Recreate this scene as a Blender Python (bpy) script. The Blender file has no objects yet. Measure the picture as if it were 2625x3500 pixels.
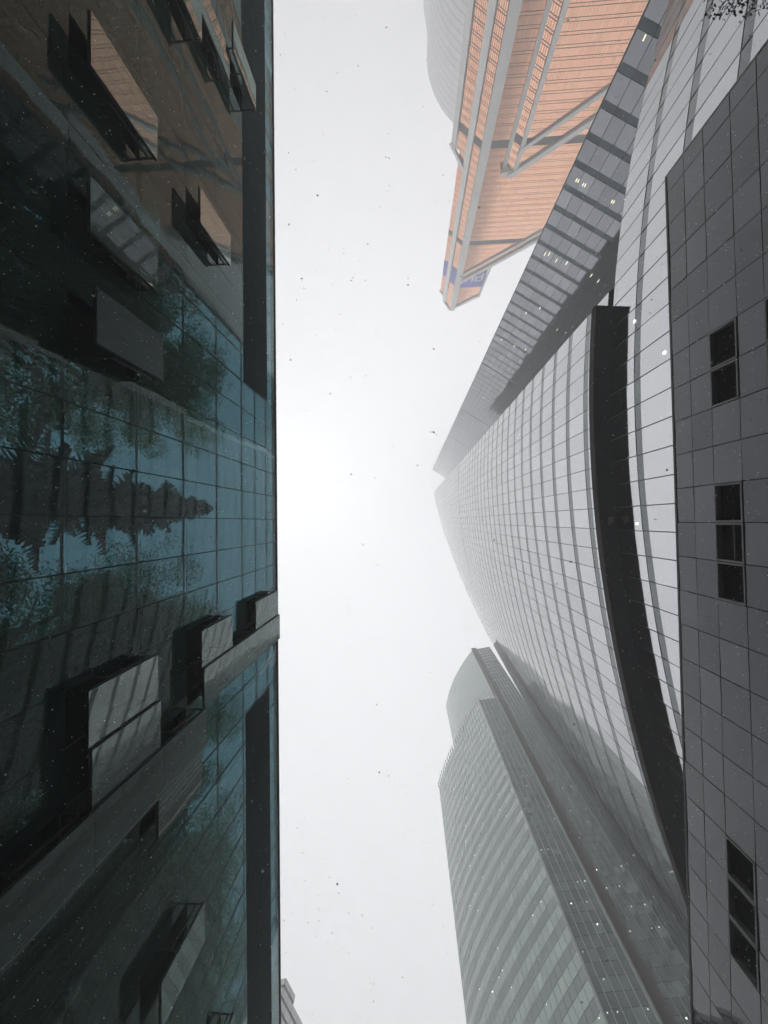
import bpy, math, random
import numpy as np
from mathutils import Matrix, Vector
random.seed(7); rng = np.random.default_rng(7)
sc = bpy.context.scene; col = sc.collection
EYE = 1.6                                             # camera height above the plaza

# ------------------------------------------------------------------ camera (looks straight up, slightly tilted)
FPX = 1400.0; CC = (1312.5, 1750.0); ZEN = (1395.0, 1782.0)      # full photo pixels
Zc = np.array([ZEN[0]-CC[0], ZEN[1]-CC[1], FPX]); Zc /= np.linalg.norm(Zc)
Yc = np.array([.0153, 1, 0]); Yc -= Zc*(Yc@Zc); Yc /= np.linalg.norm(Yc)
Xc = np.cross(Yc, Zc)
def R(u, v):                                          # pixel -> plan direction (x, y) for one metre of height
    d = np.array([u-CC[0], v-CC[1], FPX]); return np.array([d@Xc, d@Yc])/(d@Zc)
def PX(x, y, h):
    d = x*Xc + y*Yc + h*Zc
    return None if d[2] <= 1e-3 else (d[0]/d[2]*FPX+CC[0], d[1]/d[2]*FPX+CC[1])
cam = bpy.data.cameras.new('camera'); camo = bpy.data.objects.new('camera', cam); col.objects.link(camo)
M3 = np.array([Xc, Yc, Zc])                           # rows: world axes seen in (right, down, forward)
right, down, fwd = M3[:, 0], M3[:, 1], M3[:, 2]
camo.matrix_world = Matrix(((right[0], -down[0], -fwd[0], 0), (right[1], -down[1], -fwd[1], 0), (right[2], -down[2], -fwd[2], EYE), (0, 0, 0, 1)))
cam.sensor_fit = 'VERTICAL'; cam.sensor_height = 36; cam.lens = FPX/3500*36
cam.clip_start = .05; cam.clip_end = 5000
sc.camera = camo

# ------------------------------------------------------------------ overcast sky, soft sun, exposure
SUN_EL, SUN_AZ = math.radians(72), math.radians(250)
w = bpy.data.worlds.new('World'); sc.world = w; w.use_nodes = True
nt = w.node_tree; bg = nt.nodes['Background']
sky = nt.nodes.new('ShaderNodeTexSky'); sky.sky_type = 'NISHITA'; sky.sun_disc = False
sky.sun_elevation = SUN_EL; sky.sun_rotation = SUN_AZ; sky.dust_density = 3; sky.air_density = 1
hs = nt.nodes.new('ShaderNodeHueSaturation'); hs.inputs['Saturation'].default_value = .12
nt.links.new(sky.outputs[0], hs.inputs['Color'])
mx = nt.nodes.new('ShaderNodeMix'); mx.data_type = 'RGBA'; mx.inputs[0].default_value = .91
nt.links.new(hs.outputs[0], mx.inputs[6]); mx.inputs[7].default_value = (10.9, 10.95, 11.2, 1)   # closed cloud cover
nt.links.new(mx.outputs[2], bg.inputs['Color']); bg.inputs['Strength'].default_value = .14
sun = bpy.data.lights.new('sun', 'SUN'); sun.energy = .5; sun.angle = math.radians(80); sun.color = (1, .97, .93)
suno = bpy.data.objects.new('sun', sun); col.objects.link(suno)
suno.rotation_euler = (math.pi/2-SUN_EL, 0, -SUN_AZ+math.pi); suno.location = (0, 0, 300)
sc.view_settings.view_transform = 'Standard'; sc.view_settings.look = 'None'
sc.view_settings.exposure = .34; sc.view_settings.gamma = 1
cy = sc.cycles
cy.max_bounces = 8; cy.diffuse_bounces = 2; cy.glossy_bounces = 4; cy.transmission_bounces = 2
cy.volume_bounces = 3; cy.transparent_max_bounces = 12; cy.sample_clamp_indirect = 4
cy.use_denoising = True; cy.caustics_reflective = False; cy.caustics_refractive = False
HAZE = .0041

# ------------------------------------------------------------------ materials
def mat(name, base, metallic=0., rough=.5, var=0., ior=1.5, wave=0., wscale=.35, emit=None, spec=.5, noise=0., nscale=1.5, f82=None, svar=False, stint=None):
    m = bpy.data.materials.new(name); m.use_nodes = True; n = m.node_tree.nodes; l = m.node_tree.links
    b = n['Principled BSDF']; b.inputs['Metallic'].default_value = metallic; b.inputs['Roughness'].default_value = rough
    b.inputs['IOR'].default_value = ior; b.inputs['Base Color'].default_value = (*base, 1)
    b.inputs['Specular IOR Level'].default_value = spec
    if stint: b.inputs['Specular Tint'].default_value = (*stint, 1)
    if f82: b.inputs['Specular Tint'].default_value = (f82, f82, f82, 1)
    if emit:
        b.inputs['Emission Color'].default_value = (*emit[:3], 1); b.inputs['Emission Strength'].default_value = emit[3]
    g = n.new('ShaderNodeNewGeometry')
    val = None
    if var:
        oi = n.new('ShaderNodeObjectInfo'); a = n.new('ShaderNodeMath'); a.operation = 'ADD'
        l.new(oi.outputs['Random'], a.inputs[0]); l.new(g.outputs['Random Per Island'], a.inputs[1])
        f = n.new('ShaderNodeMath'); f.operation = 'FRACT'; l.new(a.outputs[0], f.inputs[0])
        r = n.new('ShaderNodeMapRange'); r.inputs[3].default_value = 1-var; r.inputs[4].default_value = 1+var
        l.new(f.outputs[0], r.inputs[0]); val = r.outputs[0]
    if noise:
        tx = n.new('ShaderNodeTexNoise'); tx.inputs['Scale'].default_value = nscale; tx.inputs['Detail'].default_value = 5
        l.new(g.outputs['Position'], tx.inputs['Vector'])
        r2 = n.new('ShaderNodeMapRange'); r2.inputs[1].default_value = .3; r2.inputs[2].default_value = .7
        r2.inputs[3].default_value = 1-noise; r2.inputs[4].default_value = 1+noise
        l.new(tx.outputs[0], r2.inputs[0])
        if val is None: val = r2.outputs[0]
        else:
            q = n.new('ShaderNodeMath'); q.operation = 'MULTIPLY'; l.new(val, q.inputs[0]); l.new(r2.outputs[0], q.inputs[1]); val = q.outputs[0]
    if val is not None:
        if svar:
            sv = n.new('ShaderNodeMath'); sv.operation = 'MULTIPLY'; sv.inputs[1].default_value = .5; l.new(val, sv.inputs[0]); l.new(sv.outputs[0], b.inputs['Specular IOR Level'])
        mu = n.new('ShaderNodeVectorMath'); mu.operation = 'SCALE'; mu.inputs[0].default_value = base
        l.new(val, mu.inputs['Scale']); l.new(mu.outputs[0], b.inputs['Base Color'])
    if wave:
        t2 = n.new('ShaderNodeTexNoise'); t2.inputs['Scale'].default_value = wscale; t2.inputs['Detail'].default_value = 1
        l.new(g.outputs['Position'], t2.inputs['Vector'])
        bp = n.new('ShaderNodeBump'); bp.inputs['Strength'].default_value = 1; bp.inputs['Distance'].default_value = wave
        l.new(t2.outputs[0], bp.inputs['Height']); l.new(bp.outputs[0], b.inputs['Normal'])
    return m
def glass(name, tint, boost=0., ior=1.5, wave=.01, refl=(1, 1, 1), veil=(.09, .29, .21)):
    m = bpy.data.materials.new(name); m.use_nodes = True; n = m.node_tree.nodes; l = m.node_tree.links
    n.remove(n['Principled BSDF']); out = n['Material Output']
    tr = n.new('ShaderNodeBsdfTransparent'); tr.inputs[0].default_value = (*tint, 1)
    gl = n.new('ShaderNodeBsdfGlossy'); gl.inputs['Roughness'].default_value = .015; gl.inputs[0].default_value = (*refl, 1)
    fr = n.new('ShaderNodeFresnel'); fr.inputs[0].default_value = ior
    ad = n.new('ShaderNodeMath'); ad.operation = 'ADD'; ad.use_clamp = True; ad.inputs[1].default_value = boost
    g = n.new('ShaderNodeNewGeometry')
    l.new(fr.outputs[0], ad.inputs[0])
    fb = n.new('ShaderNodeMath'); fb.operation = 'SUBTRACT'; fb.inputs[0].default_value = 1; l.new(g.outputs['Backfacing'], fb.inputs[1])   # one coated face per pane
    fm = n.new('ShaderNodeMath'); fm.operation = 'MULTIPLY'; l.new(ad.outputs[0], fm.inputs[0]); l.new(fb.outputs[0], fm.inputs[1])
    t2 = n.new('ShaderNodeTexNoise'); t2.inputs['Scale'].default_value = .5; t2.inputs['Detail'].default_value = 1.5
    l.new(g.outputs['Position'], t2.inputs['Vector'])
    bp = n.new('ShaderNodeBump'); bp.inputs['Strength'].default_value = 1; bp.inputs['Distance'].default_value = wave
    l.new(t2.outputs[0], bp.inputs['Height']); l.new(bp.outputs[0], gl.inputs['Normal'])
    ms = n.new('ShaderNodeMixShader'); l.new(fm.outputs[0], ms.inputs[0]); l.new(tr.outputs[0], ms.inputs[1]); l.new(gl.outputs[0], ms.inputs[2])
    df = n.new('ShaderNodeBsdfDiffuse'); df.inputs[0].default_value = (*veil, 1)      # green-teal veil of light put into the street side's colour, lifting the darks
    dm = n.new('ShaderNodeMath'); dm.operation = 'MULTIPLY'; dm.inputs[0].default_value = .30; l.new(fb.outputs[0], dm.inputs[1])
    ng = n.new('ShaderNodeTexNoise'); ng.inputs['Scale'].default_value = .9; ng.inputs['Detail'].default_value = 6; l.new(g.outputs['Position'], ng.inputs['Vector'])
    nm = n.new('ShaderNodeMath'); nm.operation = 'MULTIPLY'; l.new(dm.outputs[0], nm.inputs[0]); l.new(ng.outputs[0], nm.inputs[1])
    m2 = n.new('ShaderNodeMixShader'); l.new(nm.outputs[0], m2.inputs[0]); l.new(ms.outputs[0], m2.inputs[1]); l.new(df.outputs[0], m2.inputs[2])
    l.new(m2.outputs[0], out.inputs['Surface'])
    return m
def leafmat(name, base, var):
    m = mat(name, base, rough=.6, var=var, spec=.2); n = m.node_tree.nodes; l = m.node_tree.links
    b = n['Principled BSDF']; t = n.new('ShaderNodeBsdfTranslucent'); src = b.inputs['Base Color'].links[0].from_socket; l.new(src, t.inputs[0])
    ms = n.new('ShaderNodeMixShader'); ms.inputs[0].default_value = .65; l.new(b.outputs[0], ms.inputs[1]); l.new(t.outputs[0], ms.inputs[2])
    l.new(ms.outputs[0], n['Material Output'].inputs['Surface']); return m
MT = dict(
    joint=mat('dark_joint', (.012, .013, .015), rough=.6),
    teal=glass('teal_glass', (.225, .345, .385), 0., 1.38, .004, (.74, .90, .90)),
    sash=glass('sash_glass', (.30, .40, .40), .20, 1.5, .004, (.84, .97, .93)),
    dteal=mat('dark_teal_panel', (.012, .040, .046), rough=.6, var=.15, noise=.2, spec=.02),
    inner=mat('added_dark_screen', (.035, .03, .028), rough=.8, noise=.3, nscale=.5),
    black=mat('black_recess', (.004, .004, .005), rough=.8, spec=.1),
    bracket=mat('bracket_metal', (.012, .012, .013), rough=.5),
    silver=mat('silver_glass', (.52, .53, .55), 1., .06, .05, f82=.72, wave=.004, wscale=.4),
    silverband=mat('silver_spandrel', (.115, .13, .135), .9, .18, .06, noise=.12, nscale=.8),
    mull=mat('dark_mullion', (.02, .021, .023), rough=.45),
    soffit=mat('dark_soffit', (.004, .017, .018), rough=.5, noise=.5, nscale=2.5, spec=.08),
    fascia=mat('brown_black_fascia', (.016, .011, .012), rough=.7, noise=.3, nscale=3, spec=.15),
    slab=mat('slate_glass', (.24, .25, .27), 1., .05, .12, f82=.75, wave=.004, wscale=.3),
    slabband=mat('slate_spandrel', (.05, .066, .075), .8, .2, .12, noise=.2, nscale=.6),
    wall=mat('black_glass', (.014, .017, .022), 0., .03, .14, ior=1.58, svar=True, stint=(.86, .92, 1.0), wave=.004, wscale=.45),
    wallframe=mat('grey_window_frame', (.10, .10, .10), rough=.45),
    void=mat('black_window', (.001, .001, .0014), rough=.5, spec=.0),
    orange=mat('orange_glass', (1.0, .53, .34), 1., .16, .08, noise=.04, nscale=.05),
    brown=mat('bronze_glass', (.36, .17, .12), .4, .2, .08),
    oline=mat('bronze_line', (.14, .06, .05), rough=.5),
    plant=mat('dark_plant_floor', (.09, .085, .085), rough=.6),
    pale=mat('pale_cladding', (.76, .76, .73), rough=.45, var=.03, noise=.05, nscale=.3),
    blue=mat('blue_sign', (.10, .13, .62), rough=.5),
    white=mat('white_letters', (.85, .85, .85), rough=.5),
    green=mat('green_glass', (.30, .37, .34), .5, .2, .10),
    greenband=mat('green_spandrel', (.20, .24, .225), .4, .25, .08),
    greenfacet=mat('green_grey_glass', (.21, .265, .25), .6, .15, .25),
    fin=mat('pale_fin', (.62, .63, .62), rough=.4),
    groove=mat('brown_groove', (.20, .175, .165), rough=.6, noise=.15, nscale=.2),
    grey=mat('grey_glass', (.42, .43, .44), .8, .2, .10),
    greyline=mat('grey_line', (.2, .2, .21), rough=.5),
    rounded=mat('pale_grey_panel', (.62, .63, .63), .1, .5, .08),
    lamp=mat('lamp_light', (.9, .9, .85), emit=(1, .97, .9, 2.5)),
    lamp2=mat('office_lamp', (.9, .8, .6), emit=(1, .86, .60, 1.3)),
    bark=mat('bark', (.05, .04, .032), rough=.9, noise=.4, nscale=6),
    leafa=leafmat('leaf_green', (.17, .42, .05), .5),
    leafb=leafmat('leaf_dark', (.12, .33, .06), .5),
    needle=mat('spruce_needle', (.018, .024, .022), rough=.7, var=.4),
    snow=leafmat('snowflake', (.9, .905, .92), .02),
    ground=mat('wet_paving', (.20, .20, .20), rough=.6, noise=.3, nscale=.4),
)

# ------------------------------------------------------------------ mesh helpers
class MB:
    def __init__(s): s.v = []; s.f = []
    def poly(s, vs, fs):
        o = len(s.v); s.v += [tuple(map(float, p)) for p in vs]; s.f += [tuple(o+i for i in f) for f in fs]; return s
    def hexa(s, a, b):                                    # two quads (inner, outer), closed
        return s.poly(list(a)+list(b), [(3, 2, 1, 0), (4, 5, 6, 7), (0, 1, 5, 4), (1, 2, 6, 5), (2, 3, 7, 6), (3, 0, 4, 7)])
    def box(s, x0, x1, y0, y1, z0, z1):
        return s.hexa([(x0, y0, z0), (x1, y0, z0), (x1, y1, z0), (x0, y1, z0)], [(x0, y0, z1), (x1, y0, z1), (x1, y1, z1), (x0, y1, z1)])
    def bar(s, p, q, wdt, dep, nrm):                      # bar from p to q, width across, depth along nrm
        p, q, nrm = map(lambda t: np.array(t, float), (p, q, nrm)); d = q-p; d /= np.linalg.norm(d)
        a = np.cross(d, nrm); a /= np.linalg.norm(a); a *= wdt/2
        return s.hexa([p-a, p+a, p+a+nrm*dep, p-a+nrm*dep], [q-a, q+a, q+a+nrm*dep, q-a+nrm*dep])
    def tube(s, pts, rad, n=8):
        o = len(s.v); k = len(pts); P = [np.array(p, float) for p in pts]
        for i in range(k):
            d = P[min(i+1, k-1)]-P[max(i-1, 0)]; d /= np.linalg.norm(d)+1e-9
            a = np.cross(d, (0.31, .95, .05)); a /= np.linalg.norm(a); b = np.cross(d, a)
            for j in range(n):
                t = 2*math.pi*j/n; s.v.append(tuple(P[i]+rad[i]*(math.cos(t)*a+math.sin(t)*b)))
        for i in range(k-1):
            for j in range(n): s.f.append((o+i*n+j, o+i*n+(j+1) % n, o+(i+1)*n+(j+1) % n, o+(i+1)*n+j))
        return s
def mesh(name, v, f, m):
    me = bpy.data.meshes.new(name); me.from_pydata(v, [], f); me.materials.append(m); me.update(); return me
class Thing:
    def __init__(s, name, label, cat, base, group=None):
        s.b = np.array(base, float); s.o = bpy.data.objects.new(name, None); col.objects.link(s.o); s.o.location = base
        s.o.empty_display_size = .2
        s.o['label'] = label; s.o['category'] = cat
        if group: s.o['group'] = group
    def add(s, name, mb, m, parent=None, kind=None, label=None):
        v = [tuple(np.array(p)-s.b) for p in mb.v]
        o = bpy.data.objects.new(name, mesh(name, v, mb.f, m)); col.objects.link(o); o.parent = parent or s.o
        if kind: o['kind'] = kind
        if label: o['label'] = label
        return o
def struct(name, mb, m):
    o = bpy.data.objects.new(name, mesh(name, mb.v, mb.f, m)); col.objects.link(o); o['kind'] = 'structure'; return o

def area_px(c):
    q = [PX(p[0], p[1], p[2]-EYE) for p in c]
    if any(k is None for k in q): return 0
    cx = sum(k[0] for k in q)/4; cy_ = sum(k[1] for k in q)/4
    if not (-40 < cx < 2665 and -40 < cy_ < 3540): return 0
    return .5*sum(q[i][0]*q[(i+1) % 4][1]-q[(i+1) % 4][0]*q[i][1] for i in range(4))

def facade(T, S, ae, rows, kinds, sgn=1, gap=.02, thick=.06, jit=.0, top=None, sel=None, nparts=300, backing='joint', seg=1, skip=None):
    """S(a,h)->(x,y); rows: (h0,h1,kind); kinds: kind->(name, material, proud). Every cell is a box of its own; the largest in the picture
    become part objects, the others are joined."""
    cells = {}; bk = MB()
    def nrm(a, h):
        t = np.array(S(a+.05, h))-np.array(S(a-.05, h)); n = np.array([t[1], -t[0]]); n /= np.linalg.norm(n); return n*sgn
    for (h0, h1, k) in rows:
        for i in range(len(ae)-1):
            a0, a1 = ae[i], ae[i+1]
            if skip and skip(i, (a0+a1)/2, (h0+h1)/2): continue
            t0 = t1 = 1e9
            if top: t0, t1 = top(a0), top(a1)
            if h0 > min(t0, t1)-.15: continue
            nm, m, pr = kinds[k]; q0, q1 = min(h1, t0), min(h1, t1)
            n = nrm((a0+a1)/2, (h0+h1)/2)
            cor = [(a0+gap, h0+gap), (a1-gap, h0+gap), (a1-gap, q1-gap), (a0+gap, q0-gap)]
            inn, out = [], []
            tx, ty = random.uniform(-jit, jit), random.uniform(-jit, jit)
            for c, (a, h) in enumerate(cor):
                p = np.array(S(a, h)); j = tx*(1 if c in (1, 2) else -1)+ty*(1 if c > 1 else -1)
                e = p+n*(thick+pr+j); inn.append((p[0], p[1], h+EYE)); out.append((e[0], e[1], h+EYE))
            if sgn < 0: inn, out = inn[::-1], out[::-1]
            cells.setdefault(k, []).append((inn, out))
            bq = []
            for (a, h) in ((a0, h0), (a1, h0), (a1, q1), (a0, q0)):
                p = np.array(S(a, h))-n*.02; bq.append((p[0], p[1], h+EYE))
            if sgn < 0: bq = bq[::-1]
            bk.poly(bq, [(0, 1, 2, 3)])
    if backing: T.add('backing', bk, MT[backing], kind='stuff')
    for k, lst in cells.items():
        nm, m, pr = kinds[k]
        sc_ = [(abs(area_px(o)) if (sel is None or sel(np.mean(o, axis=0))) else 0) for i, o in lst]
        lim = nparts if isinstance(nparts, int) else nparts.get(k, 0)
        order = sorted(range(len(lst)), key=lambda i: -sc_[i])
        big = set(i for i in order[:lim] if sc_[i] > 60)
        rest = MB()
        for i, (a, b) in enumerate(lst):
            if i in big: T.add(nm, MB().hexa(a, b), MT[m])
            else: rest.hexa(a, b)
        if rest.v: T.add('further_'+nm, rest, MT[m], kind='stuff')

def line(p, q):
    p, q = np.array(p, float), np.array(q, float); L = np.linalg.norm(q-p); d = (q-p)/L
    return (lambda a, h: p+d*a), L
def spline(pts):
    P = np.array(pts, float); s = np.concatenate([[0], np.cumsum(np.linalg.norm(np.diff(P, axis=0), axis=1))])
    cx = np.polyfit(s, P[:, 0], 3); cy_ = np.polyfit(s, P[:, 1], 3)
    return (lambda a, h: np.array([np.polyval(cx, a), np.polyval(cy_, a)])), s[-1]
def prism(poly, z0, z1):
    n = len(poly); mb = MB()
    v = [(p[0], p[1], z0) for p in poly]+[(p[0], p[1], z1) for p in poly]
    mb.poly(v, [tuple(range(n))[::-1], tuple(range(n, 2*n))]+[(i, (i+1) % n, n+(i+1) % n, n+i) for i in range(n)]); return mb
def onplane(u, v, c, n):                               # pixel -> point on the vertical plane through c with plan normal n
    r = R(u, v); h = (c[0]*n[0]+c[1]*n[1])/(r[0]*n[0]+r[1]*n[1]); return np.array([r[0]*h, r[1]*h, h+EYE])

# ------------------------------------------------------------------ ground
g = MB(); g.poly([(-600, -600, 0), (600, -600, 0), (600, 600, 0), (-600, 600, 0)], [(0, 1, 2, 3)])
struct('ground', g, MT['ground'])

# ------------------------------------------------------------------ teal glass building on the left
D = 9.0; CW = .1695*D; C0 = -.030*D
L = Thing('glass_building', 'dark teal glass facade with green trees added behind it as a reflection and projecting open windows', 'building', (-D, 0, 0))
HR = [-1.5, 1.46, 4.41, 7.36, 10.31, 13.29, 16.18, 19.08, 22.06, 24.03, 25.9, 27.45]     # row lines; row r0 = index 3
K0, K1 = -31, 29
OPEN = {(1, -4), (1, -6), (1, -9), (3, -9), (2, -14), (3, -15), (4, -16), (1, 3), (1, 4), (1, 5), (0, 5), (2, 5), (2, 6), (1, 6), (3, 3), (3, 4),
        (4, 4), (4, 3), (5, 3), (6, 3), (5, 4), (6, 4), (2, 10), (3, 15), (3, 5), (4, 5)}
OPEN -= {(4, 3), (1, 6), (3, 5), (4, 5)}
def colY(k): return C0+k*CW
pane_m, dark_m = {}, {}
restg, restd = MB(), MB(); cand = []
for ri in range(len(HR)-1):
    r = ri-3
    for k in range(K0, K1):
        y0, y1, z0, z1 = colY(k)+.012, colY(k+1)-.012, HR[ri]+.012+EYE, HR[ri+1]-.012+EYE
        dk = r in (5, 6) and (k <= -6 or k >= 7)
        if (r, k) in OPEN: continue
        ja, jb = random.uniform(-.004, .004), random.uniform(-.005, .005)
        xo = [-D+s1*ja+s2*jb for s1, s2 in ((-1, -1), (1, -1), (1, 1), (-1, 1))]
        inn = [(xo[0]-.024, y0, z0), (xo[1]-.024, y1, z0), (xo[2]-.024, y1, z1), (xo[3]-.024, y0, z1)]
        out = [(xo[0], y0, z0), (xo[1], y1, z0), (xo[2], y1, z1), (xo[3], y0, z1)]
        cand.append((abs(area_px(out)), inn, out, dk))
cand.sort(key=lambda c: -c[0]); ng = nd = 0
for a, inn, out, dk in cand:
    b = MB().hexa(inn, out)
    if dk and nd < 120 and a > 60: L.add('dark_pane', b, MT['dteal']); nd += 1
    elif not dk and ng < 300 and a > 60: L.add('pane', b, MT['teal']); ng += 1
    else: (restd if dk else restg).hexa(inn, out)
L.add('further_pane', restg, MT['teal'], kind='stuff')
if restd.v: L.add('further_dark_pane', restd, MT['dteal'], kind='stuff')
for k in range(K0, K1+1):
    L.add('mullion', MB().box(-D-.10, -D-.035, colY(k)-.016, colY(k)+.016, .1, HR[-1]+EYE), MT['joint'])
for h in HR[1:-1]:
    L.add('transom', MB().box(-D-.17, -D-.105, colY(K0), colY(K1), h+EYE-.018, h+EYE+.018), MT['joint'])
L.add('parapet', MB().box(-D-.25, -D+.05, colY(K0), colY(K1), HR[-1]+EYE, HR[-1]+EYE+.16), MT['joint'])
L.add('added_dark_screen', MB().box(-D-1.0, -D-.6, colY(K0), colY(-7), 16.0+EYE, 27.3+EYE), MT['inner'])  # screen added behind the panes to darken them, so reflections show
OUT = .62
for (r, k) in sorted(OPEN):
    h0, h1 = HR[r+3], HR[r+4]; y0, y1 = colY(k)+.01, colY(k+1)-.01; z0, z1 = h0+EYE+.01, h1+EYE-.01
    o_ = OUT+.2*((k*7+r*3) % 3)/2; x = -D+o_
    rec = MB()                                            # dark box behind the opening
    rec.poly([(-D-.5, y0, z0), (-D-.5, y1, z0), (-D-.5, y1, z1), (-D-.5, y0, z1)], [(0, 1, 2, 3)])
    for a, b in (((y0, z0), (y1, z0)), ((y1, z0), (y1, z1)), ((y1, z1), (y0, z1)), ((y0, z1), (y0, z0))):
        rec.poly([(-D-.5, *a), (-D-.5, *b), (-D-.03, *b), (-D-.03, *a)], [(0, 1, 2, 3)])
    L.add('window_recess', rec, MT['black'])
    so = L.add('open_window', MB().box(x-.03, x, y0, y1, z0, z1), MT['sash'])
    fr = MB()
    for (a, b) in (((y0, z0), (y1, z0)), ((y1, z0), (y1, z1)), ((y1, z1), (y0, z1)), ((y0, z1), (y0, z0))):
        fr.bar((x-.04, *a), (x-.04, *b), .05, .05, (-1, 0, 0))
    L.add('frame', fr, MT['bracket'], parent=so)
    for yy in (y0+.05, y1-.05):                           # scissor arms
        ar = MB()
        for zz in (z0+.35*(z1-z0), z1-.08):
            ar.bar((-D-.02, yy, zz), (x-.09, yy, zz), .05, .05, (0, 0, 1))
        ar.bar((-D+.5*o_, yy, z0+.35*(z1-z0)), (-D+.5*o_, yy, z1-.04), .06, .06, (1, 0, 0))
        L.add('arm', ar, MT['bracket'], parent=so)

# ------------------------------------------------------------------ silver curved tower
ylo = np.array([-33, -29.5, -27.5, -25.5, -22.8, -20, -15.24, -10, -5.35, -1.3, 2.8, 6.8, 11.1, 15.8, 20.9, 25.1, 37, 52, 65, 80])
xlo = np.array([18.1, 16.6, 15.9, 15.2, 14.5, 14.0, 14.2, 14.0, 13.79, 13.87, 14.05, 14.4, 15.1, 16.0, 17.15, 18.7, 23.8, 32, 41, 52.5])
plo = np.polyfit(ylo, xlo, 4, w=np.where(ylo > 30, .6, 1))
yup = np.array([-15.6, 0, 8.2, 21.6, 33.4, 41.3, 53, 62.3, 79.4]); xup = np.array([13.99, 17, 19.6, 25, 29.2, 33, 38.8, 44.2, 52.5])
pup = np.polyfit(yup, xup, 3)
YC, YE, HT = -15.45, 82.0, 221.0
def SV(y, h):
    lo = np.polyval(plo, y); up = np.polyval(pup, y)
    wgt = max(0, (h-30)/190)**2.6 if h > 30 else 0
    return np.array([lo+wgt*(up-lo), y])
T = Thing('curved_tower', 'tall silver curved glass tower with fine grid and black ledge, fading into fog', 'tower', (16, 5, 0))
FH = 3.45
def floorrows(h0, h1, base, bandh, k1='pane', k2='spandrel', fh=FH):
    out = []; n = math.floor((h0-base)/fh)
    while base+n*fh < h1:
        a = base+n*fh; b0, b1 = max(a, h0), min(a+bandh, h1)
        if b1-b0 > .1: out.append((b0, b1, k2))
        c0, c1 = max(a+bandh, h0), min(a+fh, h1)
        if c1-c0 > .1: out.append((c0, c1, k1))
        n += 1
    return out
ae = list(np.arange(YC, YE, 1.47))
kS = {'pane': ('pane', 'silver', 0), 'spandrel': ('spandrel', 'silverband', -.02), 'plant': ('plant_band', 'mull', -.03)}
rows = []
for h0, h1, k in floorrows(28.4, HT, 31.05, .72):
    if any(abs((h0+h1)/2-q) < 1.72 for q in (111, 154)) and k == 'spandrel': rows.append((h0, h1+.35, 'plant'))
    else: rows.append((h0, h1, k))
visible = lambda lim0, lim1, y1=1e9: (lambda c: lim0 < c[2]-EYE < lim1 and c[1] < y1)
facade(T, SV, ae, rows, kS, sgn=-1, gap=.022, thick=.07, jit=.005, sel=visible(30.5, 80, 45), nparts={'pane': 300, 'spandrel': 240, 'plant': 60})
ae2 = list(np.arange(-36, 62, 1.47))
facade(T, SV, ae2, floorrows(-1.4, 27.7, 24.15, .62), kS, sgn=-1, gap=.022, thick=.07, jit=.005, sel=lambda c: (PX(c[0], c[1], c[2]-EYE) or (9e9,))[0] < 2330 or c[1] < -13,
       nparts={'pane': 0, 'spandrel': 60})
for y in ae:                                                # vertical glazing bars, each one run of the tower's height
    mb = MB(); hh = np.concatenate([np.linspace(28.4, 60, 4), np.linspace(75, HT, 14)])
    for a, b in zip(hh[:-1], hh[1:]):
        pa, pb_ = SV(y, a), SV(y, b); mb.bar((pa[0], y, a+EYE), (pb_[0], y, b+EYE), .048, .076, (-1, 0, 0))
    T.add('mullion', mb, MT['mull'])
for y in ae2: T.add('mullion', MB().bar((*SV(y, 10), -1+EYE), (*SV(y, 10), 27.7+EYE), .06, .076, (-1, 0, 0)), MT['mull'])
# ledge
def off(y, d, h=26):
    t = SV(y+.1, h)-SV(y-.1, h); n = np.array([-t[1], t[0]]); n /= np.linalg.norm(n); n = n if n[0] < 0 else -n
    return SV(y, h)+n*d
def strip(ys, d0, h0, d1, h1):
    mb = MB()
    for a, b in zip(ys[:-1], ys[1:]):
        p = [(*off(a, d0), h0+EYE), (*off(b, d0), h0+EYE), (*off(b, d1), h1+EYE), (*off(a, d1), h1+EYE)]; mb.poly(p, [(0, 1, 2, 3)])
    return mb
ys = list(np.linspace(-14.0, 60, 75)); LD = 1.15; LH0, LH1 = 27.75, 28.2
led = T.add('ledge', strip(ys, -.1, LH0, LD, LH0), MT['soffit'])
T.add('fascia', strip(ys, LD, LH0-.12, LD+.05, LH1), MT['fascia'], parent=led)
T.add('ledge_top', strip(ys, LD+.05, LH1, -.1, LH1+.05), MT['pale'], parent=led)
T.add('lip', strip(ys, LD, LH0-.12, LD-.30, LH0-.122), MT['fascia'], parent=led)
T.add('seam', strip(ys, LD-.36, LH0-.02, LD-.33, LH0-.02), MT['mull'], parent=led)
cap = MB(); cap.hexa([(*off(-14.06, -.1), LH0-.12+EYE), (*off(-14.06, LD+.05), LH0-.12+EYE), (*off(-14.06, LD+.05), LH1+EYE), (*off(-14.06, -.1), LH1+.05+EYE)],
                     [(*off(-13.98, -.1), LH0-.12+EYE), (*off(-13.98, LD+.05), LH0-.12+EYE), (*off(-13.98, LD+.05), LH1+EYE), (*off(-13.98, -.1), LH1+.05+EYE)])
T.add('end_cap', cap, MT['fascia'], parent=led)
bx = off(.05, .55); lb = MB().box(bx[0]-.16, bx[0]+.16, bx[1]-.19, bx[1]+.19, LH0+EYE-.34, LH0+EYE-.02); lb.box(bx[0]-.06, bx[0]+.06, bx[1]+.19, bx[1]+.36, LH0+EYE-.2, LH0+EYE-.1)
T.add('junction_box', lb, MT['groove'], parent=led)
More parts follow.
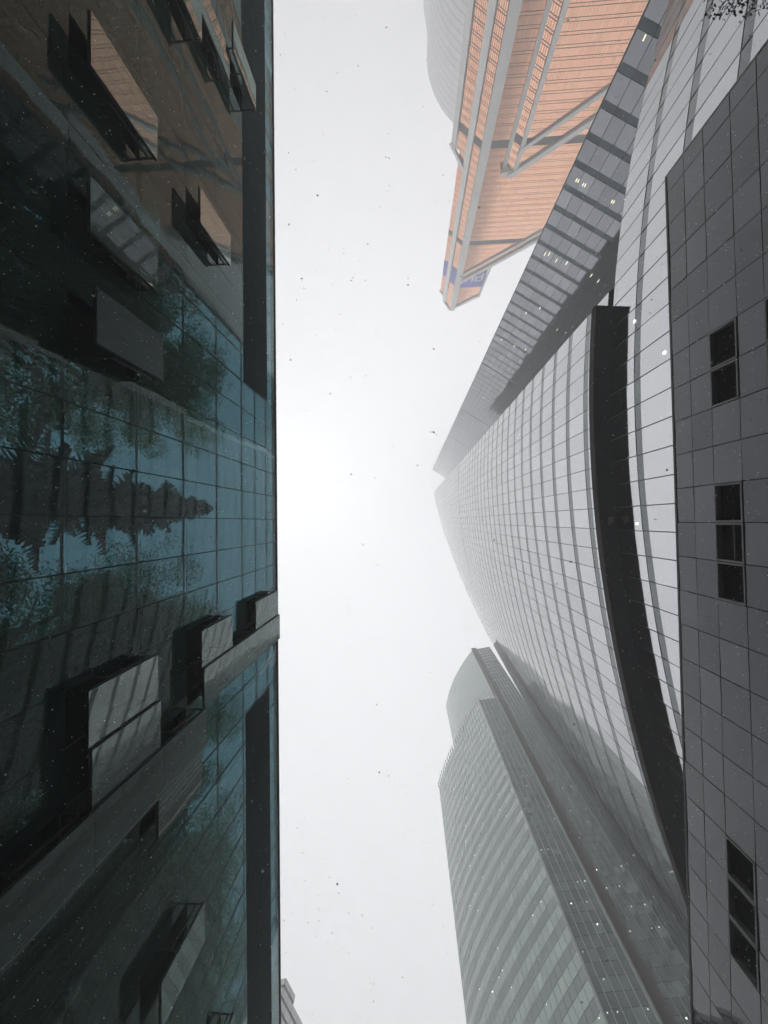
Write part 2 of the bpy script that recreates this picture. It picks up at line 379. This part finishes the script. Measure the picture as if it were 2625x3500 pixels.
# podium part that runs past the corner, and the plain back of the tower
pp = [SV(y, 26)+np.array([.25, 0]) for y in np.arange(-36, 62, 4)]
T.add('podium_core', prism([tuple(p) for p in pp]+[(60, 62), (40, -36)], 0, 27.6+EYE), MT['mull'])
bkp = MB(); hs_ = np.linspace(25, HT, 24)
for a, b in zip(hs_[:-1], hs_[1:]):
    pa, pb = SV(YC, a), SV(YC, b); bkp.poly([(pa[0], YC, a+EYE), (pa[0]+24, YC+14, a+EYE), (pb[0]+24, YC+14, b+EYE), (pb[0], YC, b+EYE)], [(0, 1, 2, 3)])
T.add('side_wall', bkp, MT['slabband'])
bk2 = MB().poly([(SV(YC, 25)[0]+24, YC+14, 25+EYE), (SV(YE, 25)[0], YE, 25+EYE), (SV(YE, HT)[0], YE, HT+EYE), (SV(YC, HT)[0]+24, YC+14, HT+EYE)], [(0, 1, 2, 3)])
T.add('rear_wall', bk2, MT['slabband'])
rf = [(*SV(y, HT-.3), HT-.3+EYE) for y in np.linspace(YC, YE-.5, 30)]+[(SV(YC, HT)[0]+24, YC+14, HT-.3+EYE)]
T.add('roof', MB().poly(rf, [tuple(range(len(rf)))]), MT['grey'])
for (u, v) in ((2174, 1098), (2277, 1205), (2078+105, 1790)):   # lamps seen behind the lower glass
    r = R(u, v); h = 24.6 if u < 2200 else 21.2
    for _ in range(6): h = SV(r[1]*h, h)[0]/r[0]
    p = SV(r[1]*h, h); T.add('lamp', MB().box(p[0]-.11, p[0]-.08, p[1]-.07, p[1]+.07, h+EYE-.07, h+EYE+.09), MT['lamp'])

# ------------------------------------------------------------------ slate slab tower
SC = np.array([20.95, -43.4]); SD = np.array([.825, .565]); SD /= np.linalg.norm(SD); SN = np.array([-SD[1], SD[0]])
B = Thing('slab_tower', 'flat slate grey glass tower with dark floor bands, highest in the fog', 'tower', (SC[0], SC[1], 0))
SS = lambda a, h: SC+SD*a
kB = {'pane': ('pane', 'slab', 0), 'spandrel': ('spandrel', 'slabband', -.02), 'plant': ('plant_band', 'mull', -.03)}
HB = 346.0; rows = []
for h0, h1, k in floorrows(-1.4, HB, 35.65, .85, fh=3.5):
    rows.append((h0, h1, 'plant' if k == 'spandrel' and any(abs(h0-q) < 1.75 for q in (113, 157, 208, 298)) else k))
facade(B, SS, list(np.arange(0, 25, 1.58)), rows, kB, sgn=-1, gap=.022, thick=.07, jit=.007,
       sel=lambda c: (c[0]-SC[0])*SD[0]+(c[1]-SC[1])*SD[1] < 13 and 36 < c[2] < 150, nparts={'pane': 300, 'spandrel': 240, 'plant': 30})
BN = -SN*9
core = [tuple(SC-SN*.2+SD*.05), tuple(SC-SN*.2+SD*23.5), tuple(SC+SD*23.5+BN), tuple(SC+SD*.05+BN)]
B.add('core', prism(core, 0, HB-.5+EYE), MT['slab'])
for a in np.arange(0, 25, 1.58): B.add('mullion', MB().bar((*SS(a, 0), 0), (*SS(a, 0), HB+EYE), .065, .078, (*SN, 0)), MT['mull'])
B.add('corner_trim', MB().bar((*SC, 0), (*SC, HB+EYE), .12, .12, (-SD[0], -SD[1], 0)), MT['mull'])
lampx = [(1973, 610), (1980, 613), (1996, 625), (2003, 628), (2095, 683), (2101, 686), (2141, 672), (2147, 676), (1866, 862), (1880, 862), (1905, 884), (1941, 893), (2025, 936), (2050, 954),
         (1800, 1066), (1848, 1049), (1716, 1158), (1760, 1180), (1798, 1192), (1907, 1123), (1935, 1135), (1978, 1132), (1925, 1176), (1650, 1358), (1656, 1361), (2208, 118)]
for i, (u, v) in enumerate(lampx):
    p = onplane(u, v, SC+SN*.085, SN); ln = .9 if 8 <= i < 20 else .5
    d = np.array([SD[0], SD[1], 0]); t = d*.05; zz = np.array([0, 0, ln])
    mb = MB(); s = np.array([SN[0], SN[1], 0])*.01
    mb.hexa([p-t, p+t, p+t+zz, p-t+zz], [p-t+s, p+t+s, p+t+s+zz, p-t+s+zz]); B.add('lamp', mb, MT['lamp2'])

# ------------------------------------------------------------------ black glass wall on the right
W = Thing('black_building', 'low black glass panelled building with small dark open windows, close on the right', 'building', (10, 0, 0))
WD = 10.0; WW = .1246*WD; W0 = .0175*WD
wr = [(14.93, 15.85), (13.97, 14.93), (12.83, 13.97), (11.87, 12.83), (10.73, 11.87)]
h = 10.73
while h > -1: wr.append((max(h-1.05, -1.55), h)); h -= 1.05
WIN = {(2, -5), (2, -4), (2, -1), (2, 0), (2, 1), (2, 8), (2, 9), (2, 10), (4, -5), (4, -4), (4, 1), (2, 14), (2, 15)}
YW0, YW1 = -12.97, 34.0
low = MB()
for ri, (h0, h1) in enumerate(wr):
    for k in range(-11, 27):
        y0, y1 = max(W0+k*WW, YW0)+.014, W0+(k+1)*WW-.014
        z0, z1 = h0+EYE+.012, h1+EYE-.012
        if (ri, k) in WIN:
            f = .055
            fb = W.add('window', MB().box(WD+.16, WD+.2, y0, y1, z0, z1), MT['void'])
            fr = MB().box(WD-.03, WD+.16, y0, y0+f, z0, z1).box(WD-.03, WD+.16, y1-f, y1, z0, z1).box(WD-.031, WD+.16, y0+f, y1-f, z0, z0+f).box(WD-.031, WD+.16, y0+f, y1-f, z1-f, z1)
            W.add('frame', fr, MT['wallframe'], parent=fb)
            if k in (0, -1): W.add('glazing_bar', MB().box(WD+.13, WD+.155, y0+f, y1-f, (z0+z1)/2+.3*k-.01, (z0+z1)/2+.3*k+.01), MT['wallframe'], parent=fb)
            continue
        ja, jb = random.uniform(-.006, .006), random.uniform(-.006, .006)
        xs = [WD+s1*ja+s2*jb for s1, s2 in ((-1, -1), (1, -1), (1, 1), (-1, 1))]
        pm = low if ri > 5 else MB()
        pm.hexa([(xs[0], y0, z0), (xs[3], y0, z1), (xs[2], y1, z1), (xs[1], y1, z0)], [(WD+.1, y0, z0), (WD+.1, y0, z1), (WD+.1, y1, z1), (WD+.1, y1, z0)])
        if ri <= 5: W.add('panel', pm, MT['wall'])
W.add('further_panel', low, MT['wall'], kind='stuff')
W.add('core', MB().box(WD+.22, WD+3.2, YW0+.1, YW1, 0, 15.75+EYE), MT['joint'])
W.add('coping', MB().box(WD-.02, WD+3.3, YW0-.02, YW1, 15.85+EYE, 15.95+EYE), MT['joint'])
W.add('corner_trim', MB().box(WD-.01, WD+.12, YW0-.05, YW0+.012, 0, 15.85+EYE), MT['wallframe'])

# ------------------------------------------------------------------ orange tower with pale piers
YM = -100.0
O = Thing('orange_tower', 'orange glass tower with pale piers, diagonal braces and blue sign near its top', 'tower', (30, YM, 0))
OF = 2.28
kO = {'pane': ('pane', 'orange', 0), 'spandrel': ('spandrel', 'oline', -.03), 'plant': ('plant_band', 'plant', -.02), 'blue': ('blue_sign_band', 'blue', .0), 'brown': ('pane', 'brown', 0)}
def orows(h0, h1, plants=(), k1='pane', fh=OF):
    out = []
    n = math.floor(h0/fh)
    while n*fh < h1:
        a = n*fh
        if any(a <= p < a+fh for p in plants): out.append((max(a, h0), min(a+fh, h1), 'plant'))
        else:
            for c0, c1, k in ((a, a+.10, 'spandrel'), (a+.10, a+.62, k1), (a+.62, a+.72, 'spandrel'), (a+.72, a+fh, k1)):
                c0, c1 = max(c0, h0), min(c1, h1)
                if c1-c0 > .06: out.append((c0, c1, k))
        n += 1
    return out
diag = lambda x: 171.4-(x-22.64)*.98
E_, _ = line((0, YM), (1, YM))
bigO = lambda c: c[2] > 60
facade(O, E_, list(np.arange(23.4, 62, .78)), orows(30, 172, (108, 148)), kO, sgn=-1, gap=.018, thick=.05, top=diag, sel=bigO, nparts={'pane': 60, 'plant': 20}, backing='oline',
       skip=lambda i, a, h: a > 33 and h < 110-(a-33)*.9)
facade(O, lambda a, h: np.array([a, YM-.7]), list(np.arange(22.6, 33.6, .78)), [(160, 166.5, 'plant'), (166.5, 176.3, 'blue')]+orows(176.3, 194, fh=3.2), kO, sgn=-1, gap=.018, thick=.05,
       top=lambda x: 193.0-(x-22.3)*.965, nparts={'plant': 10, 'blue': 14, 'pane': 20}, backing='oline', skip=lambda i, a, h: h < diag(a)-5)
BY = -98.0
bdiag = lambda x: 115.4-(x-30.9)*.906
facade(O, lambda a, h: np.array([a, BY]), list(np.arange(31.2, 62, .76)), orows(30, 116, (106,)), kO, sgn=-1, gap=.018, thick=.05, top=bdiag, sel=bigO, nparts={'pane': 200}, backing='oline')
SG, LG = line((28.9, YM+.02), (31.1, BY))
facade(O, SG, list(np.linspace(.35, LG-.3, 5)), orows(30, 115, (106,)), kO, sgn=-1, gap=.05, thick=.05, nparts=0, backing='oline')
CH = lambda t: np.array([21.2-t, YM-t])
SCf = lambda a, h: CH(a)
for t0, t1, n_, h1_ in ((.15, 2.0, 5, 192), (3.4, 5.0, 5, 186), (5.0, 5.88, 2, 115)):
    rr = [r for r in orows(30, h1_, (108, 148)) if not (163 < (r[0]+r[1])/2 < 173)]
    if h1_ > 150: rr.append((163, 173, 'blue'))
    facade(O, SCf, list(np.linspace(t0, t1, n_+1)), rr, kO, sgn=1, gap=.05, thick=.05, nparts={'blue': 8, 'plant': 8}, backing='oline')
def pier(p, h0, h1, wdt, dep, n, nm='pier'):
    n = np.array([n[0], n[1], 0.]); n /= np.linalg.norm(n)
    O.add(nm, MB().bar((p[0], p[1], h0+EYE), (p[0], p[1], h1+EYE), wdt, dep, n), MT['pale'])
nf, nc = (0, 1), (-.7, .7)
pier((22.3, YM-.3), 0, 193.4, 2.3, .9, nf)                       # D
pier(CH(2.7), 0, 190, 1.85, .45, nc)                             # B
pier(CH(6.5), 0, 116, 1.6, .5, nc)                               # left frame
pier((28.75, YM+.0), 0, 116.5, 1.0, .4, nf)                      # F
pier((31.45, BY-.1), 0, 115.2, 1.0, .5, nf)                      # H
def beam(x0, h0, x1, h1, y, wdt=1.35, dep=.6, nm='brace'):
    O.add(nm, MB().bar((x0, y, h0+EYE), (x1, y, h1+EYE), wdt, dep, (0, 1, 0)), MT['pale'])
beam(22.6, 166.7, 60, 130.9, YM, .9); beam(22.0, 171.9, 62, 132.6, YM, 1.35, .7, 'roof_beam')
beam(31.0, 108.4, 60, 81.9, BY, 1.0); beam(30.0, 116.3, 62, 87.3, BY, 1.4, .7, 'roof_beam')
beam(27.9, 116.6, 31.8, 115.4, BY-1.2, 1.6, .8, 'roof_beam')
beam(22.3, 193.4, 33.3, 182.7, YM-.7, 1.2, .6, 'roof_beam'); beam(33.2, 183.1, 34.2, 163, YM-.7, .7, .6, 'roof_beam')
p, q = CH(0), CH(2.9); O.add('roof_beam', MB().bar((*p, 193+EYE), (*q, 190.5+EYE), 1.1, .5, (-.7, .7, 0)), MT['pale'])
p, q = CH(3.2), CH(7.3); O.add('roof_beam', MB().bar((*p, 119+EYE), (*q, 114.5+EYE), 1.2, .6, (-.7, .7, 0)), MT['pale'])
p, q = CH(3.2), CH(5.2); O.add('roof_beam', MB().bar((*p, 186.8+EYE), (*q, 185.6+EYE), .7, .4, (-.7, .7, 0)), MT['pale'])
O.add('core', prism([(22.5, YM-1.2), (60, YM-1.2), (60, YM-30), (21, YM-30), (15.0, YM-7.2), (20.5, YM-1.0)][::-1], 0, 112+EYE), MT['oline'])
O.add('upper_core', prism([(22.5, YM-1.2), (32.6, YM-1.2), (34, YM-12), (22, YM-12), (17.5, YM-5.0), (20.5, YM-1.2)][::-1], 112+EYE, 180+EYE), MT['oline'])
# lettering: as read from the street the word runs towards -x and stands upright
def letter(parts, x0, z0, hgt, y):
    mb = MB()
    for (a, b, c, d, wd) in parts:
        mb.bar((x0-a*hgt, y, z0+b*hgt), (x0-c*hgt, y, z0+d*hgt), wd*hgt, .12, (0, 1, 0))
    O.add('letter', mb, MT['white'])
Pl = [(.07, 0, .07, 1, .15), (.0, .93, .5, .93, .14), (.0, .47, .5, .47, .14), (.52, .4, .52, 1, .15)]
Il = [(.07, 0, .07, 1, .15), (.6, 0, .6, 1, .15), (.1, .1, .58, .9, .15)]
letter(Pl, 32.6, 168.0, 5.6, YM-.6); letter(Il, 28.7, 168.0, 5.6, YM-.6); letter(Il, 24.4, 168.0, 5.6, YM-.6)

# ------------------------------------------------------------------ rounded grey tower behind it
Q = Thing('rounded_tower', 'pale grey rounded tower in the fog behind the orange tower', 'tower', (12, -225, 0))
rp = [R(u, v)*210 for (u, v) in ((1461, 150), (1462, 215), (1466, 270), (1478, 313), (1502, 361), (1530, 398), (1560, 430), (1610, 465))]
SQ, LQ = spline(rp)
kQ = {'pane': ('pane', 'rounded', 0), 'spandrel': ('spandrel', 'greyline', -.02)}
facade(Q, SQ, list(np.linspace(0, LQ, 34)), floorrows(60, 210, 0, .4, fh=3.5), kQ, sgn=-1, gap=.02, thick=.05, sel=lambda c: c[2] > 160, nparts={'pane': 120}, backing='greyline')
poly = [tuple(SQ(a, 0)+np.array([.3, -.4])) for a in np.linspace(0, LQ, 12)]
Q.add('core', prism(poly+[(58, -255), (12, -268)], 0, 209+EYE), MT['rounded'])

# ------------------------------------------------------------------ green curved tower at the foot of the picture
G = Thing('green_tower', 'green glass tower of two curved shells with white fins and dotted office lights', 'tower', (20, 55, 0))
fp = [R(u, v)*120 for (u, v) in ((1499, 2673), (1511, 2630), (1533, 2579), (1552, 2529), (1574, 2492), (1605, 2438), (1634, 2388))]
SF, LF = spline(fp)
kG = {'pane': ('pane', 'green', 0), 'spandrel': ('spandrel', 'greenband', .0), 'facet': ('pane', 'greenfacet', 0)}
def grows(h1, band=1.35, fh=3.0, k1='pane'): return floorrows(-1.4, h1, 0, band, k1, 'spandrel', fh)
facade(G, SF, list(np.linspace(0, LF, 25)), grows(117.5), kG, sgn=1, gap=.025, thick=.05, jit=.004, sel=lambda c: c[2] > 38, nparts={'pane': 140, 'spandrel': 60}, backing='greenband')
# louvred crown of the front shell
for a in np.linspace(0, LF, 25):
    p = SF(a, 0); G.add('crown_fin', MB().bar((p[0], p[1], 117.5+EYE), (p[0], p[1], 120+EYE), .12, .2, (-.6, -.8, 0)), MT['groove'])
P2a, P2b = SF(LF, 0), R(1695, 2380)*120
S2, L2 = line(P2a, P2b)
facade(G, S2, list(np.linspace(0, L2, 6)), grows(119, 1.5, 3.0, 'facet'), kG, sgn=1, gap=.02, thick=.05, jit=.003, sel=lambda c: c[2] > 35, nparts={'facet': 40, 'spandrel': 60}, backing='greenband')
n2 = np.array([(P2b-P2a)[1], -(P2b-P2a)[0]]); n2 /= np.linalg.norm(n2)
for i, a in enumerate(np.linspace(0, L2, 6)):
    p = S2(a, 0); wd = .26 if i in (0, 5) else .09
    G.add('fin', MB().bar((*p, 0), (*p, 120.3+EYE), wd, .3 if i in (0, 5) else .16, (*n2, 0)), MT['fin'])
P3a, P3b = R(1625, 2215)*168, R(1670, 2207)*168
S3, L3 = line(P3a, P3b)
facade(G, S3, list(np.linspace(0, L3, 7)), grows(166.5, 1.5, 3.0, 'facet'), kG, sgn=1, gap=.02, thick=.05, jit=.003, sel=lambda c: c[2] > 45, nparts={'facet': 50, 'spandrel': 60}, backing='greenband')
for i, a in enumerate(np.linspace(0, L3, 7)):
    p = S3(a, 0); wd = .2 if i in (0,) else .08
    G.add('fin', MB().bar((*p, 0), (*p, 167+EYE), wd, .16, (*n2, 0)), MT['fin'])
g0, g1 = P2b+n2*-.35, P3a+n2*-.1
G.add('groove', MB().bar((*((g0+g1)/2), 0), (*((g0+g1)/2), 167+EYE), np.linalg.norm(g1-g0), .05, (*n2, 0)), MT['groove'])
G.add('groove_fin', MB().bar((*(P2b+np.array([.5, .5])), 0), (*(P2b+np.array([.5, .5])), 150+EYE), .12, .1, (*n2, 0)), MT['fin'])
rp = [R(u, v)*168 for (u, v) in ((1524, 2416), (1527, 2401), (1540, 2351), (1561, 2300), (1590, 2257), (1613, 2219), (1622, 2214))]
SRr, LR = spline(rp)
facade(G, SRr, list(np.linspace(0, LR, 26)), grows(168), kG, sgn=1, gap=.025, thick=.05, sel=lambda c: c[2] > 118, nparts={'pane': 30}, backing='greenband')
P4 = P3b+np.array([9.5, 13.5])
S4, L4 = line(P3b, P4)
facade(G, S4, list(np.linspace(0, L4, 13)), grows(105, 1.5, 3.0, 'facet'), kG, sgn=1, gap=.03, thick=.05, sel=lambda c: c[2] > 35, nparts={'facet': 30}, backing='greenband')
G.add('front_core', prism([tuple(SF(a, 0)+np.array([.3, .4])) for a in np.linspace(0, LF, 10)]+[tuple(P2b+np.array([0, .6])), (27, 60), (14, 80)], 0, 117+EYE), MT['greenband'])
G.add('rear_core', prism([tuple(SRr(a, 0)+np.array([.5, .6])) for a in np.linspace(0, LR, 10)]+[tuple(P3b+np.array([-.2, .8])), tuple(P4+np.array([-.8, 1])), (45, 90), (18, 85)], 0, 103+EYE), MT['greenband'])
G.add('top_core', prism([tuple(SRr(a, 0)+np.array([.5, .6])) for a in np.linspace(0, LR, 10)]+[tuple(P3b+np.array([-.2, .8])), (33, 70), (18, 85)], 103+EYE, 166+EYE), MT['greenband'])
lr = random.Random(3)
for i in range(150):                                        # office lamps seen as points
    which = lr.random(); fl = lr.randint(11, 36)
    hz = fl*3.0+2.7
    if which < .36: a = (lr.randint(4, 23)+.5)/24*LF; p = SF(a, 0); n = np.array([-.8, -.6])
    elif which < .68: a = (lr.randint(0, 4)+.5)/5*L2; p = S2(a, 0); n = n2
    else: a = (lr.randint(0, 5)+.5)/6*L3; p = S3(a, 0); n = n2; hz = lr.randint(12, 44)*3.0+2.7
    if hz > 116 and which < .68: continue
    p = p+n*.09; G.add('lamp', MB().box(p[0]-.028, p[0]+.028, p[1]-.028, p[1]+.028, hz+EYE-.045, hz+EYE+.02), MT['lamp'])
for (a0, a1, hz) in ((.05, .36, 46.6), ):
    for j in range(6):
        t = a0+(a1-a0)*j/5; p = SF(t*LF, 0)+np.array([-.1, -.1]); G.add('louvre', MB().box(p[0]-.3, p[0]+.3, p[1]-.42, p[1]+.1, hz+EYE, hz+EYE+1.5), MT['plant'])

# ------------------------------------------------------------------ distant grey block past the foot of the glass facade
A0 = R(978, 3343)*70; A1 = R(1060, 3500)*70; AD = (A1-A0)/np.linalg.norm(A1-A0); AN = np.array([AD[1], -AD[0]])
K = Thing('grey_block', 'distant pale grey panelled office block peeping past the teal facade', 'building', (A0[0], A0[1], 0))
SK = lambda a, h: A0+AD*a
kK = {'pane': ('panel', 'grey', 0), 'spandrel': ('spandrel', 'greyline', -.02)}
facade(K, SK, list(np.arange(0, 30, 1.6)), floorrows(20, 70, .4, .4, fh=1.55), kK, sgn=1, gap=.03, thick=.05, nparts={'pane': 60}, backing='greyline', top=lambda a: 70 if a < 4.4 else 68.6)
S5 = lambda a, h: A0+np.array([-.95, .31])*a
facade(K, S5, list(np.arange(0, 12, 1.6)), floorrows(20, 70, .4, .4, fh=1.55), kK, sgn=-1, gap=.03, thick=.05, nparts=0, backing='greyline')
K.add('core', prism([tuple(A0+np.array([-.1, .35])), tuple(A0+AD*29-AN*.3), tuple(A0+AD*29-AN*14), tuple(A0+np.array([-12, 6]))], 0, 68.4+EYE), MT['grey'])

# ------------------------------------------------------------------ trees
def leaves(cent, rad, n, size, seed, flat=.6, rmax=4.1):
    r = np.random.default_rng(seed); C = np.asarray(cent); idx = r.integers(0, len(C), n)
    d = r.normal(size=(n, 3)); d /= np.linalg.norm(d, axis=1)[:, None]
    p = C[idx]+d*(np.asarray(rad)[idx]*r.uniform(.25, 1, n)**.5)[:, None]*np.array([1, 1, .75])
    a = r.normal(size=(n, 3)); a[:, 2] *= flat; a /= np.linalg.norm(a, axis=1)[:, None]
    b = np.cross(a, r.normal(size=(n, 3))); b /= np.linalg.norm(b, axis=1)[:, None]
    s = r.uniform(.7, 1.3, n)[:, None]*size
    a = a*s; b = b*s*.55
    keep = np.hypot(p[:, 0], p[:, 1]) < rmax
    return np.stack([p-a, p+b, p+a, p-b], 1)[keep].reshape(-1, 3)
def quadmesh(name, v, m):
    n = len(v)//4; me = bpy.data.meshes.new(name); me.vertices.add(len(v)); me.vertices.foreach_set('co', v.astype(np.float32).ravel())
    me.loops.add(len(v)); me.loops.foreach_set('vertex_index', np.arange(len(v), dtype=np.int32))
    me.polygons.add(n); me.polygons.foreach_set('loop_start', np.arange(0, 4*n, 4, dtype=np.int32)); me.materials.append(m); me.update(calc_edges=True); me.validate(); return me
def deciduous(seed, h, m, nl=15000, wide=.2, size=.17, low=.28):
    r = random.Random(seed); tr = MB()
    pts = [(r.uniform(-.25, .25)*i*.15*h/20, r.uniform(-.25, .25)*i*.15*h/20, h*.92*i/9) for i in range(10)]
    tr.tube(pts, [h*.017*(1-.85*i/9)+.02 for i in range(10)])
    cs, rs = [], []
    for i in range(64):
        t = low+(1-low)*(i+r.random())/64; z = t*h
        prof = wide*h*math.sin(math.pi*min(1, (t-low+.10)/(1.12-low)))**.7
        th = i*2.4+r.uniform(-.4, .4); rr = prof*r.uniform(.45, 1.05)
        c = (rr*math.cos(th), rr*math.sin(th), z); k = min(9, int(t*.8*10))
        tr.tube([pts[max(0, k-1)], (c[0]*.5+pts[k][0]*.5, c[1]*.5+pts[k][1]*.5, z*.96), c], [h*.0055, h*.0035, .015], 5)
        for j in range(3):
            cs.append((c[0]+r.gauss(0, .05*h), c[1]+r.gauss(0, .05*h), z+r.gauss(0, .04*h))); rs.append(h*r.uniform(.03, .07))
    tr.v = [(x*min(1, 4.0/max(math.hypot(x, y), .01)), y*min(1, 4.0/max(math.hypot(x, y), .01)), z) for x, y, z in tr.v]
    return mesh('trunk', tr.v, tr.f, MT['bark']), quadmesh('crown', leaves(cs, rs, nl, size, seed), m)
def spruce(seed, h, nl=9000):
    r = random.Random(seed); tr = MB().tube([(0, 0, 0), (0, 0, h*.5), (0, 0, h)], [h*.014, h*.009, .01])
    v = []
    z = h*.25
    while z < h*.985:
        L_ = .34*(h-z)**.9+.12; n = 6
        t0 = r.uniform(0, 6.28)
        for j in range(n):
            th = t0+j*6.28/n+r.uniform(-.35, .35); ln = L_*r.uniform(.55, 1.12); up = r.uniform(-.28, .02)
            tip = np.array([math.cos(th)*ln, math.sin(th)*ln, z+up*ln]); base = np.array([0, 0, z])
            side = np.array([-math.sin(th), math.cos(th), 0]); d = (tip-base)/ln
            ns = max(6, int(ln*13))
            for q in range(ns):
                f = (q+.6)/ns; c = base+(tip-base)*f; c[2] += .22*ln*f*f*.5; wd = (.36*ln*(1-f)+.16)*(.75+.4*math.sin(q*2.1))
                for sg in (-1, 1):
                    e = c+side*sg*wd*r.uniform(.6, 1)+d*wd*.6+np.array([0, 0, r.uniform(-.2, .02)])
                    bw = np.array([0, 0, .04])+d*.05
                    v += [c-bw, c+bw, e+bw*.35, e-bw*.5]
                e = c+np.array([0, 0, -.28*r.uniform(.4, 1)])+d*.1
                v += [c-side*.03, c+side*.03, e+side*.015, e-side*.02]
        z += max(.30, .045*(h-z))
    return mesh('trunk', tr.v, tr.f, MT['bark']), quadmesh('crown', np.array(v), MT['needle'])
DEC = [deciduous(11, 20, MT['leafa'], 140000, .17, .048), deciduous(12, 20, MT['leafb'], 140000, .18, .048), deciduous(13, 20, MT['leafa'], 120000, .16, .047)]
SPR = spruce(5, 24)
def tree(name, md, x, y, sz, rz, label, group):
    o = bpy.data.objects.new(name, None); col.objects.link(o); o.location = (x, y, 0); o.scale = sz if isinstance(sz, tuple) else (sz, sz, sz); o.rotation_euler.z = rz
    o['label'] = label; o['category'] = 'tree'
    if group: o['group'] = group
    for nm, me in zip(('trunk', 'crown'), md):
        c = bpy.data.objects.new(nm, me); col.objects.link(c); c.parent = o
TL = [  # kind, x, y, scale, label
    (0, -13.0, -6.9, 1.08, 'broad green leafy tree added as a reflection behind the teal glass, just above the tall dark spruce'),
    ('s', -11.9, -1.0, 1.10, 'tall dark spruce silhouette added as a reflection behind the middle of the teal glass'),
    (1, -13.4, 4.4, .98, 'dark green leafy tree added as a reflection behind the teal glass, just below the tall spruce'),
    (2, -12.4, 7.4, 1.1, 'green leafy tree added as a reflection behind the stepped cluster of open windows'),
    (0, -12.9, 11.8, 1.12, 'green leafy tree added as a reflection behind the glass below the open window cluster'),
    ('s', -13.0, 15.6, 1.0, 'dark spruce added as a reflection behind the teal glass in the lower left'),
    (1, -12.6, 19.2, 1.15, 'leafy tree added as a reflection behind the teal glass near the lower frame edge'),
    (2, -12.8, 24.0, 1.2, 'leafy tree added as a reflection behind the teal glass at the lower left corner'),
    (1, -12.5, -10.4, .98, 'dark leafy tree added as a reflection behind the teal glass in the upper left'),
    ('s', -15.0, -13.5, .95, 'dark spruce added as a reflection behind the teal glass in the upper left'),
    (0, -13.4, -16.2, .96, 'leafy tree added as a reflection behind the teal glass beside the upper left spruce'),
    (1, -13.0, -21.5, 1.0, 'leafy tree added as a reflection behind the teal glass at the upper left corner'),
    (2, -14.0, -27.5, 1.05, 'leafy tree added as a reflection behind the teal glass along the top frame edge'),
    (0, -12.2, 29.0, 1.2, 'leafy tree added as a reflection behind the teal glass along the bottom frame edge')]
for i, (k, x, y, s, lab) in enumerate(TL):  # trees added behind the glass in place of its reflection
    sp = k == 's'; x = -14.8 if sp else (-15.2 if x > -17 else -21.5); f = abs(x)/12.6
    tree('spruce_tree' if sp else 'leafy_tree', SPR if sp else DEC[k], x, y*(f*.97), (.95, .95, s*1.22) if sp else (1.2, 1.2, s*(1.34 if x > -17 else 1.6)), i*1.3, lab, 'trees added behind the teal glass as its reflection')
pb = R(2565, -150)*7.4
small = deciduous(21, 9, MT['needle'], 42000, .13, .03, .45)
tree('street_tree', small, pb[0], pb[1], .98, .4, 'dark leafy twigs of a street tree poking in at the top right corner', None)

# ------------------------------------------------------------------ falling snow
NF = 14000
ctr = np.stack([rng.uniform(-7.6, 9.3, NF), rng.uniform(-9, 9, NF), EYE+2.1+rng.uniform(0, 1, NF)*9.5], 1)
rad = .0027+.0048*rng.uniform(0, 1, NF)**2.5
ph = (1+5**.5)/2
ico = np.array([(-1, ph, 0), (1, ph, 0), (-1, -ph, 0), (1, -ph, 0), (0, -1, ph), (0, 1, ph), (0, -1, -ph), (0, 1, -ph), (ph, 0, -1), (ph, 0, 1), (-ph, 0, -1), (-ph, 0, 1)])/1.9
of = np.array([(0, 11, 5), (0, 5, 1), (0, 1, 7), (0, 7, 10), (0, 10, 11), (1, 5, 9), (5, 11, 4), (11, 10, 2), (10, 7, 6), (7, 1, 8), (3, 9, 4), (3, 4, 2), (3, 2, 6), (3, 6, 8), (3, 8, 9), (4, 9, 5), (2, 4, 11), (6, 2, 10), (8, 6, 7), (9, 8, 1)])
vv = (ctr[:, None]+ico[None]*rad[:, None, None]*rng.uniform(.6, 1.3, (NF, 12, 1))*rng.uniform(.6, 1.5, (NF, 1, 3))).reshape(-1, 3)
ff = (of[None]+np.arange(NF)[:, None, None]*12).reshape(-1, 3)
so = bpy.data.objects.new('snowflakes', mesh('snowflakes', vv.tolist(), ff.tolist(), MT['snow'])); col.objects.link(so)
so['kind'] = 'stuff'; so['label'] = 'scattered snowflakes falling between the buildings'; so['category'] = 'snow'

# ------------------------------------------------------------------ haze
hz = bpy.data.objects.new('haze', None)
hm = bpy.data.materials.new('haze'); hm.use_nodes = True; n = hm.node_tree.nodes; n.remove(n['Principled BSDF'])
pv = n.new('ShaderNodeVolumePrincipled'); pv.inputs['Color'].default_value = (.99, .992, .998, 1); pv.inputs['Density'].default_value = HAZE; pv.inputs['Anisotropy'].default_value = .05
hm.node_tree.links.new(pv.outputs[0], n['Material Output'].inputs['Volume'])
hb = MB().box(-610, 610, -610, 610, -1, 352)
ho = bpy.data.objects.new('haze', mesh('haze', hb.v, hb.f, hm)); col.objects.link(ho); ho['kind'] = 'stuff'
ho['label'] = 'pale snowy fog filling the air between the towers'; ho['category'] = 'fog'
bpy.data.objects.remove(hz)
